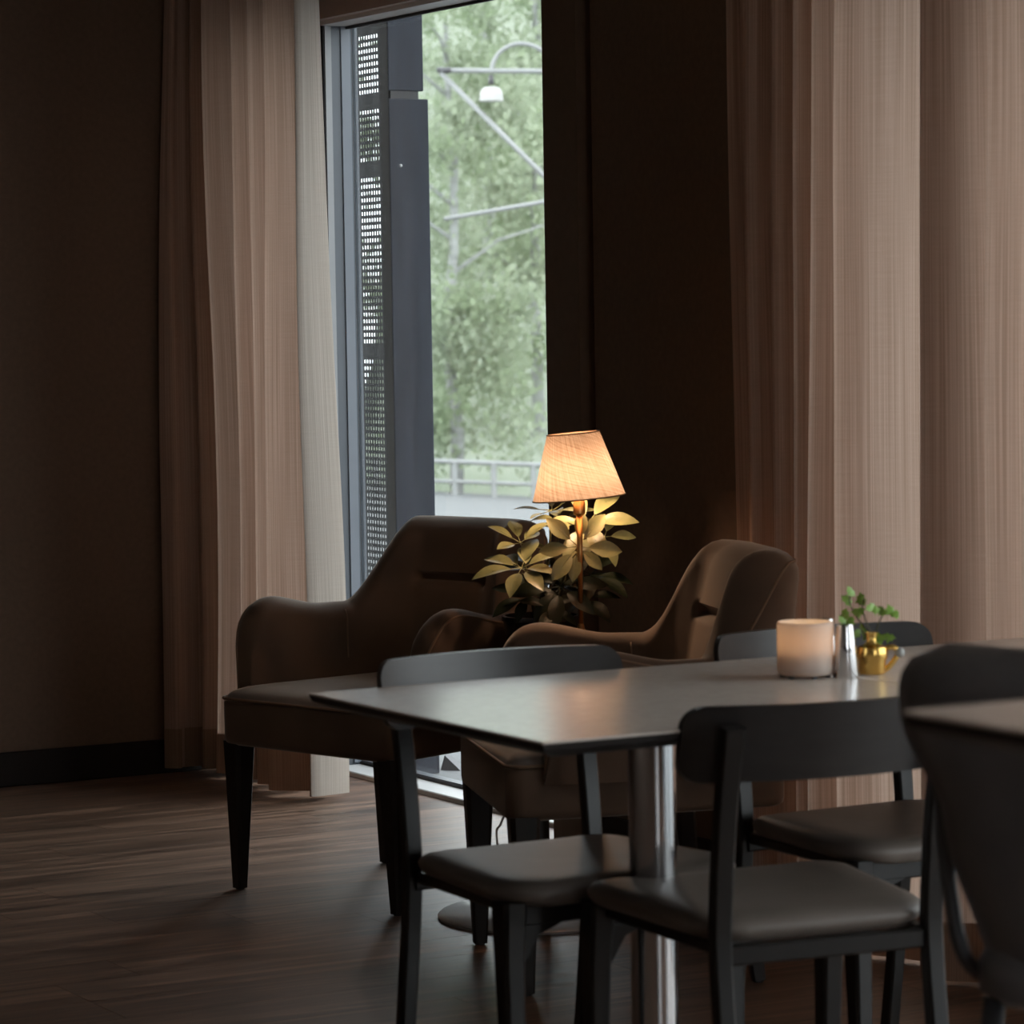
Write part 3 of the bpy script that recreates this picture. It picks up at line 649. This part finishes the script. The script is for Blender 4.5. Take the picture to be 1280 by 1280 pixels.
#          px   py   depth  n  mesh  length  facing (toward camera 1 .. up 0)   tilt
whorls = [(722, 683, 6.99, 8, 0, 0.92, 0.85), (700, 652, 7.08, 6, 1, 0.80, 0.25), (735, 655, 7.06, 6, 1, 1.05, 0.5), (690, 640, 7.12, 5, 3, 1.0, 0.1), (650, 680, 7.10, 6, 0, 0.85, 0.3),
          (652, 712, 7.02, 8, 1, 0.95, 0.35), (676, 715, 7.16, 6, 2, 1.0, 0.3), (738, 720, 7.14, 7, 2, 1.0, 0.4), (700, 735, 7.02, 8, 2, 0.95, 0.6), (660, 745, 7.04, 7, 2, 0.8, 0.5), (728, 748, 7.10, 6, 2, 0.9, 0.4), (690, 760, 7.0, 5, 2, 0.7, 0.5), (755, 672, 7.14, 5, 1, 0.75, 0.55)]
for (px, py, D, nl, mi, sc, fc) in whorls:
    c = at_d(px, py, D); ax = (Vector((0, 0, 1))*(1-fc) - CF*fc + CR*rnd.uniform(-.2, .2)).normalized()
    e1 = ax.orthogonal().normalized(); e2 = ax.cross(e1); ph = rnd.random()*6.28
    b = Vector((ppx.x+(c.x-ppx.x)*.25, ppx.y+(c.y-ppx.y)*.25, ZS+0.115))
    mid = (b+c)/2+Vector((0, 0, 0.02))
    o = link('stem', tube(B(), crom([p-pl.location for p in (b, mid, c-ax*0.01)], 5), 0.0032, 6, 0.002), 'stem', pl, smooth=True)
    for k in range(nl):
        a = ph+2*PI*k/nl+rnd.uniform(-.18, .18); d = (e1*math.cos(a)+e2*math.sin(a)+ax*rnd.uniform(.05, .40)).normalized()
        zz = (ax-d*ax.dot(d)).normalized(); xx = d.cross(zz)
        s_ = sc*rnd.uniform(.82, 1.1)
        o = bpy.data.objects.new('leaf', LM[mi]); COL.objects.link(o); o.parent = pl
        mw = Matrix(((xx.x, d.x, zz.x, 0), (xx.y, d.y, zz.y, 0), (xx.z, d.z, zz.z, 0), (0, 0, 0, 1)))
        o.matrix_local = Matrix.Translation(c+d*0.026*s_-pl.location) @ mw @ Matrix.Scale(s_, 4)
# ---------------------------------------------------------------- dining tables
def make_table(name, label, x0, x1, y0, y1, zt, group):
    cx, cy = (x0+x1)/2, (y0+y1)/2; hx, hy = (x1-x0)/2, (y1-y0)/2
    t = thing(name, label, 'table', (cx, cy, 0), 0, group)
    bm = box(B(), -hx, hx, -hy, hy, zt-0.004, zt); bevel(bm, 0.0012, 1); link('tabletop', bm, 'laminate', t)
    bm = B(); ring_loft(bm, [[(sx*(hx-i), sy*(hy-i), z) for sx, sy in ((-1, -1), (1, -1), (1, 1), (-1, 1))] for i, z in ((0.035, zt-0.026), (0.004, zt-0.013), (0.0, zt-0.004))])
    link('edge', bm, 'tedge', t)
    link('column', lathe(B(), [(0.036, 0.012), (0.036, zt-0.03)], 36), 'chrome', t, smooth=True, angle=40)
    link('mounting_plate', bevel(box(B(), -0.2, 0.2, -0.2, 0.2, zt-0.034, zt-0.0265), 0.002, 1), 'tedge', t)
    link('base', lathe(B(), [(0.225, 0.0), (0.228, 0.008), (0.215, 0.014), (0.06, 0.022), (0.045, 0.03)], 48), 'brushed', t, smooth=True, angle=40)
    return t
GT = 'grey laminate dining tables'
make_table('dining_table', 'grey laminate dining table with a bare free end, pushed against a second table', 2.136, 2.930, 3.716, 4.440, 0.74, GT)
make_table('dining_table', 'grey laminate dining table continuing the row past the thin seam by the candle', 2.933, 3.72, 3.720, 4.440, 0.74, GT)
tc_ = at_z(1127, 888, 0.98)
make_table('high_table', 'tall dark-edged table corner in front of the black leather stool', tc_.x, tc_.x+0.75, tc_.y-0.75, tc_.y, 0.98, None)
# ---------------------------------------------------------------- dining chairs
def make_chair():
    root = thing('dining_chair', '', 'chair', group='black dining chairs with grey seats')
    sx0, fx0 = 0.168, 0.196
    for s_ in (-1, 1):
        link('stile', bar(B(), crom([(s_*sx0, -0.268, 0.0), (s_*sx0, -0.238, 0.20), (s_*sx0, -0.212, 0.40), (s_*sx0, -0.214, 0.50), (s_*sx0, -0.232, 0.63), (s_*sx0, -0.260, 0.745)], 4), 0.026, 0.028, 0.032, 0.020), 'chairwood', root, smooth=True, angle=40)
        link('leg', bar(B(), crom([(s_*(fx0+0.004), 0.168, 0.0), (s_*fx0, 0.160, 0.2), (s_*fx0, 0.154, 0.36), (s_*(fx0-.003), 0.150, 0.440)], 3), 0.026, 0.026, 0.040, 0.052), 'chairwood', root, smooth=True, angle=40)
        link('side_rail', bar(B(), [(s_*(sx0-.012), -0.205, 0.426), (s_*(fx0-.012), 0.15, 0.430)], 0.022, 0.018), 'chairwood', root)
        # curved knee bracket between front leg and rail
        bm = B(); a = [(s_*(fx0-.012), 0.145, 0.405), (s_*(fx0-.090), 0.145, 0.405), (s_*(fx0-.045), 0.145, 0.388), (s_*(fx0-.014), 0.145, 0.335)]
        v0 = [bm.verts.new(p) for p in a]; v1 = [bm.verts.new((p[0], p[1]+0.018, p[2])) for p in a]
        bm.faces.new(v0); bm.faces.new(list(reversed(v1)))
        for i in range(4): bm.faces.new((v0[i], v1[i], v1[(i+1) % 4], v0[(i+1) % 4]))
        bmesh.ops.recalc_face_normals(bm, faces=bm.faces); link('knee_bracket', bm, 'chairwood', root)
    link('front_rail', bar(B(), [(-fx0, 0.152, 0.420), (fx0, 0.152, 0.420)], 0.022, 0.034, xdir=Vector((0, 1, 0))), 'chairwood', root)
    link('back_rail', bar(B(), [(-sx0, -0.205, 0.418), (sx0, -0.205, 0.418)], 0.022, 0.028, xdir=Vector((0, 1, 0))), 'chairwood', root)
    ol = rrect(0.188, 0.218, -0.205, 0.192, 0.07, 7); bm = B(); rr_ = []
    for f, z in ((0.92, 0.429), (0.965, 0.433), (0.992, 0.441), (1.0, 0.449), (0.985, 0.455), (0.945, 0.462), (0.87, 0.467), (0.7, 0.469), (0.4, 0.467), (0.15, 0.466)):
        rr_.append([(x*f, y*f+0.015*(1-f), z+0.010*smooth((abs(x*f)/0.22)**2)) for x, y in ol])
    ring_loft(bm, rr_); link('seat_pad', bm, 'seatpad', root, smooth=True, angle=70)
    # backrest: bent plywood panel with rounded corners
    hw, z0, z1, rc, th = 0.223, 0.664, 0.773, 0.030, 0.015
    ol = []
    base = rrect(hw, hw, z0, z1, rc, 6)
    nx = 28; bm = B()
    def yb(x, z): return -0.258 + 0.055*(x/hw)**2 - 0.24*(z-0.73)
    cols = sorted(set([round(x, 5) for x, z in base]+[round(-hw+2*hw*k/nx, 5) for k in range(nx+1)]))
    def zlim(x):
        d = hw-abs(x)
        if d >= rc: return z0, z1
        e = rc-math.sqrt(max(0, rc*rc-(rc-d)**2)); return z0+e, z1-e
    F, Bk = [], []
    for x in cols:
        a, b = zlim(x); zs = [a+(b-a)*k/6 for k in range(7)]
        F.append([bm.verts.new((x, yb(x, z)+th/2, z)) for z in zs]); Bk.append([bm.verts.new((x, yb(x, z)-th/2, z)) for z in zs])
    for i in range(len(cols)-1):
        for k in range(6):
            bm.faces.new((F[i][k], F[i+1][k], F[i+1][k+1], F[i][k+1])); bm.faces.new((Bk[i][k], Bk[i][k+1], Bk[i+1][k+1], Bk[i+1][k]))
        bm.faces.new((F[i][6], F[i+1][6], Bk[i+1][6], Bk[i][6])); bm.faces.new((F[i][0], Bk[i][0], Bk[i+1][0], F[i+1][0]))
    for i, rv in ((0, False), (len(cols)-1, True)):
        for k in range(6): bm.faces.new((F[i][k], F[i][k+1], Bk[i][k+1], Bk[i][k]))
    bmesh.ops.recalc_face_normals(bm, faces=bm.faces)
    link('backrest', bm, 'backwood', root, smooth=True, angle=50)
    return root
ch1 = make_chair(); ch1['label'] = 'black dining chair under the bare end of the table, its backrest before the armchairs'
ch1.location = (2.510, 4.290, 0); ch1.rotation_euler = (0, 0, PI)
ch2 = copy_tree(ch1); ch2['label'] = 'black dining chair with its rounded back turned away from the table, opposite the armchairs'
ch2.location = (2.602, 3.894, 0); ch2.rotation_euler = (0, 0, math.radians(-7))
ch3 = copy_tree(ch1); ch3['label'] = 'black dining chair in front of the wide glowing curtain, behind the candle'
ch3.location = (3.152, 4.300, 0); ch3.rotation_euler = (0, 0, PI)
# ---------------------------------------------------------------- black leather stool
sc_ = at_d(1141, 860, 3.45)
stl = thing('leather_stool', 'tall black leather stool with a rounded upholstered back and slim metal legs', 'stool', (0, 0, 0), 0)
SR = math.radians(-52); stl.rotation_euler = (0, 0, SR)
so = Matrix.Rotation(SR, 3, 'Z') @ Vector((-0.235, -0.15, 0)); stl.location = (sc_.x-so.x, sc_.y-so.y, 0)
bm = B(); rings = []
for j in range(25):
    f = j/24; z = 0.575+0.385*f
    hwid = 0.235*(0.66+0.18*smooth(f/0.5)+0.16*smooth((f-0.5)/0.3)); crv = 0.06
    rt2 = 1.0
    if f > 0.86: e = (f-0.86)/0.14; hwid -= 0.055*(1-math.sqrt(max(0, 1-e*e)))
    th = 0.030*(1-0.55*smooth((f-0.9)/0.1))*(0.4+0.6*smooth(f/0.15)); ring = []
    N = 24
    for i in range(N+1):
        u = -1+2*i/N; x = hwid*u; y = -0.20+crv*abs(u)**2.5-0.10*(f-0.3); e = th*(1-abs(u)**8*0.6)
        ring.append(Vector((x, y-e, z)))
    for i in range(N, -1, -1):
        u = -1+2*i/N; x = hwid*u; y = -0.20+crv*abs(u)**2.5-0.10*(f-0.3); e = th*(1-abs(u)**8*0.6)
        ring.append(Vector((x, y+e, z)))
    rings.append(ring)
ring_loft(bm, rings); bmesh.ops.recalc_face_normals(bm, faces=bm.faces)
shl = link('back_shell', bm, 'leather', stl, smooth=True, angle=60)
bm = B(); rr_ = []
for f, z in ((0.9, 0.565), (1.0, 0.58), (1.0, 0.61), (0.95, 0.63), (0.8, 0.64), (0.4, 0.645)):
    rr_.append([(x*f, y*f, z) for x, y in rrect(0.17, 0.21, -0.19, 0.21, 0.07, 6)])
ring_loft(bm, rr_); link('seat', bm, 'leather', stl, smooth=True, angle=60)
for sx in (-1, 1):
    link('back_frame', tube(B(), crom([(sx*0.205, -0.150, 0.86), (sx*0.205, -0.145, 0.78), (sx*0.198, -0.140, 0.68), (sx*0.185, -0.130, 0.61), (sx*0.15, -0.11, 0.575)], 5), 0.0085, 10), 'iron', stl, smooth=True)
    for sy in (-1, 1):
        link('leg', tube(B(), [(sx*0.15, sy*0.14, 0.57), (sx*0.20, sy*0.19, 0.0)], 0.012, 10), 'iron', stl, smooth=True)
    link('foot_bar', tube(B(), [(sx*0.182, -0.172, 0.20), (sx*0.182, 0.172, 0.20)], 0.008, 8), 'iron', stl, smooth=True)
for sy in (-1, 1): link('foot_bar', tube(B(), [(-0.182, sy*0.172, 0.20), (0.182, sy*0.172, 0.20)], 0.008, 8), 'iron', stl, smooth=True)
# ---------------------------------------------------------------- things on the table
ZT1 = 0.7402
c = at_z(1007, 846, ZT1)
cn = thing('candle_holder', 'white frosted glass candle holder on the grey table, beside the steel shakers', 'candle holder', c)
link('glass', lathe(B(), [(0.040, 0.004), (0.0435, 0.008), (0.0445, 0.016), (0.0445, 0.083), (0.0435, 0.087), (0.0415, 0.088), (0.040, 0.085), (0.040, 0.07), (0.039, 0.012), (0.01, 0.010)], 40), 'candle_glass', cn, smooth=True, angle=50)
link('candle', lathe(B(), [(0.030, 0.012), (0.030, 0.040), (0.027, 0.0415), (0.006, 0.040)], 32), 'wax', cn, smooth=True, angle=40)
link('wick', tube(B(), [(0, 0, 0.040), (0.001, 0, 0.046), (0.002, 0.001, 0.049)], 0.0009, 5), 'iron', cn)
link('flame', lathe(B(), [(0.001, 0.047), (0.0035, 0.052), (0.004, 0.056), (0.0025, 0.064), (0.0005, 0.071)], 10), 'flame', cn, smooth=True)
for k in range(6):
    a = k*PI/3+0.3; link('foot', lathe(B(), [(0.004, 0.0), (0.004, 0.006)], 8, (0.036*math.cos(a), 0.036*math.sin(a))), 'iron', cn)
def shaker(px, py, z, h, r0_, r1_, label):
    c = at_z(px, py, z); t = thing('steel_shaker', label, 'shaker', c)
    link('body', lathe(B(), [(r0_*0.94, 0.0), (r0_, 0.003), (r1_, h-0.004), (r1_*0.94, h), (r1_*0.5, h+0.0005)], 32), 'chrome', t, smooth=True, angle=40)
    bm = B()
    for k in range(5):
        a = k*2*PI/5; lathe(bm, [(0.0012, h+0.0002), (0.0012, h+0.001)], 6, (0.005*math.cos(a), 0.005*math.sin(a)))
    link('holes', bm, 'iron', t)
shaker(1057, 846, ZT1, 0.083, 0.0215, 0.0135, 'tapered steel shaker standing between the candle holder and the brass vase')
shaker(1033, 835, ZT1, 0.080, 0.0205, 0.0130, 'steel shaker half hidden behind the candle holder')
c = at_z(1090, 842, ZT1)
vs = thing('brass_vase', 'small brass bud vase holding ivy, with a looped amber handle', 'vase', c)
link('body', lathe(B(), [(0.020, 0.0), (0.022, 0.002), (0.0225, 0.022), (0.025, 0.026), (0.0265, 0.034), (0.024, 0.043), (0.014, 0.046), (0.0095, 0.050), (0.009, 0.058), (0.0105, 0.066), (0.0085, 0.066), (0.007, 0.055), (0.003, 0.05)], 32), 'gold', vs, smooth=True, angle=50)
hd = CR
pts = [hd*x+Vector((0, 0, z)) for x, z in ((0.022, 0.040), (0.034, 0.042), (0.042, 0.034), (0.036, 0.022), (0.026, 0.010), (0.020, 0.006))]
link('handle', tube(B(), crom(pts, 5), 0.0045, 8), 'gold', vs, smooth=True)
bm = B(); bmesh.ops.create_uvsphere(bm, u_segments=16, v_segments=10, radius=0.0085); bmesh.ops.translate(bm, verts=bm.verts, vec=hd*0.044+Vector((0, 0, 0.034)))
link('bead', bm, 'lampwhite', vs, smooth=True)
iv = thing('ivy_sprig', 'green ivy sprig with lobed leaves standing in the brass vase', 'plant', c+Vector((0, 0, 0.06)))
def ivy_leaf():
    bm = B(); ol = [(0, -.1), (.35, -.28), (.55, -.05), (.95, .12), (.62, .38), (.55, .72), (.25, .68), (0, 1.15), (-.25, .68), (-.55, .72), (-.62, .38), (-.95, .12), (-.55, -.05), (-.35, -.28)]
    cv = bm.verts.new((0, .25, .06)); vs_ = [bm.verts.new((x, y, -.10*(x*x+(y-.25)**2))) for x, y in ol]
    for i in range(len(vs_)): bm.faces.new((cv, vs_[i], vs_[(i+1) % len(vs_)]))
    me = bpy.data.meshes.new('leaf'); bm.to_mesh(me); bm.free(); me.materials.append(M['ivy'])
    return me
IL = ivy_leaf(); rnd = random.Random(8); D0 = (c-CP).dot(CF)
top = c+Vector((0, 0, 0.062))
stems = [[(1086, 790), (1070, 770), (1062, 752), (1066, 740)], [(1090, 792), (1082, 775), (1078, 758), (1080, 748)], [(1094, 792), (1100, 775), (1108, 765), (1116, 762)], [(1092, 798), (1100, 796), (1108, 798)], [(1084, 796), (1072, 782), (1056, 778)]]
for st_ in stems:
    pts = [top]+[at_d(x, y, D0+rnd.uniform(-.01, .01)) for x, y in st_]
    link('stem', tube(B(), crom([p-iv.location for p in pts], 4), 0.0011, 5), 'stem', iv, smooth=True)
lv = [(1065, 738, 8), (1079, 748, 9.5), (1057, 752, 8.5), (1053, 768, 9), (1052, 778, 8), (1066, 777, 8), (1092, 762, 7), (1072, 762, 9), (1087, 757, 8), (1104, 762, 8), (1117, 763, 10), (1122, 768, 7), (1100, 794, 10), (1112, 794, 8), (1086, 792, 9), (1094, 803, 9), (1080, 785, 7), (1070, 790, 7)]
for x, y, sz in lv:
    p = at_d(x, y, D0+rnd.uniform(-.018, .018)); o = bpy.data.objects.new('leaf', IL); COL.objects.link(o); o.parent = iv
    zz = (-CF+CR*rnd.uniform(-.7, .7)+Vector((0, 0, rnd.uniform(-.2, .8)))).normalized()
    d = (CR*rnd.uniform(-1, 1)+CU*rnd.uniform(-1, .4)); d = (d-zz*zz.dot(d)).normalized(); xx = d.cross(zz)
    s_ = 1.2*sz/FPX*D0
    o.matrix_local = Matrix.Translation(p-iv.location) @ Matrix(((xx.x, d.x, zz.x, 0), (xx.y, d.y, zz.y, 0), (xx.z, d.z, zz.z, 0), (0, 0, 0, 1))) @ Matrix.Scale(s_, 4)
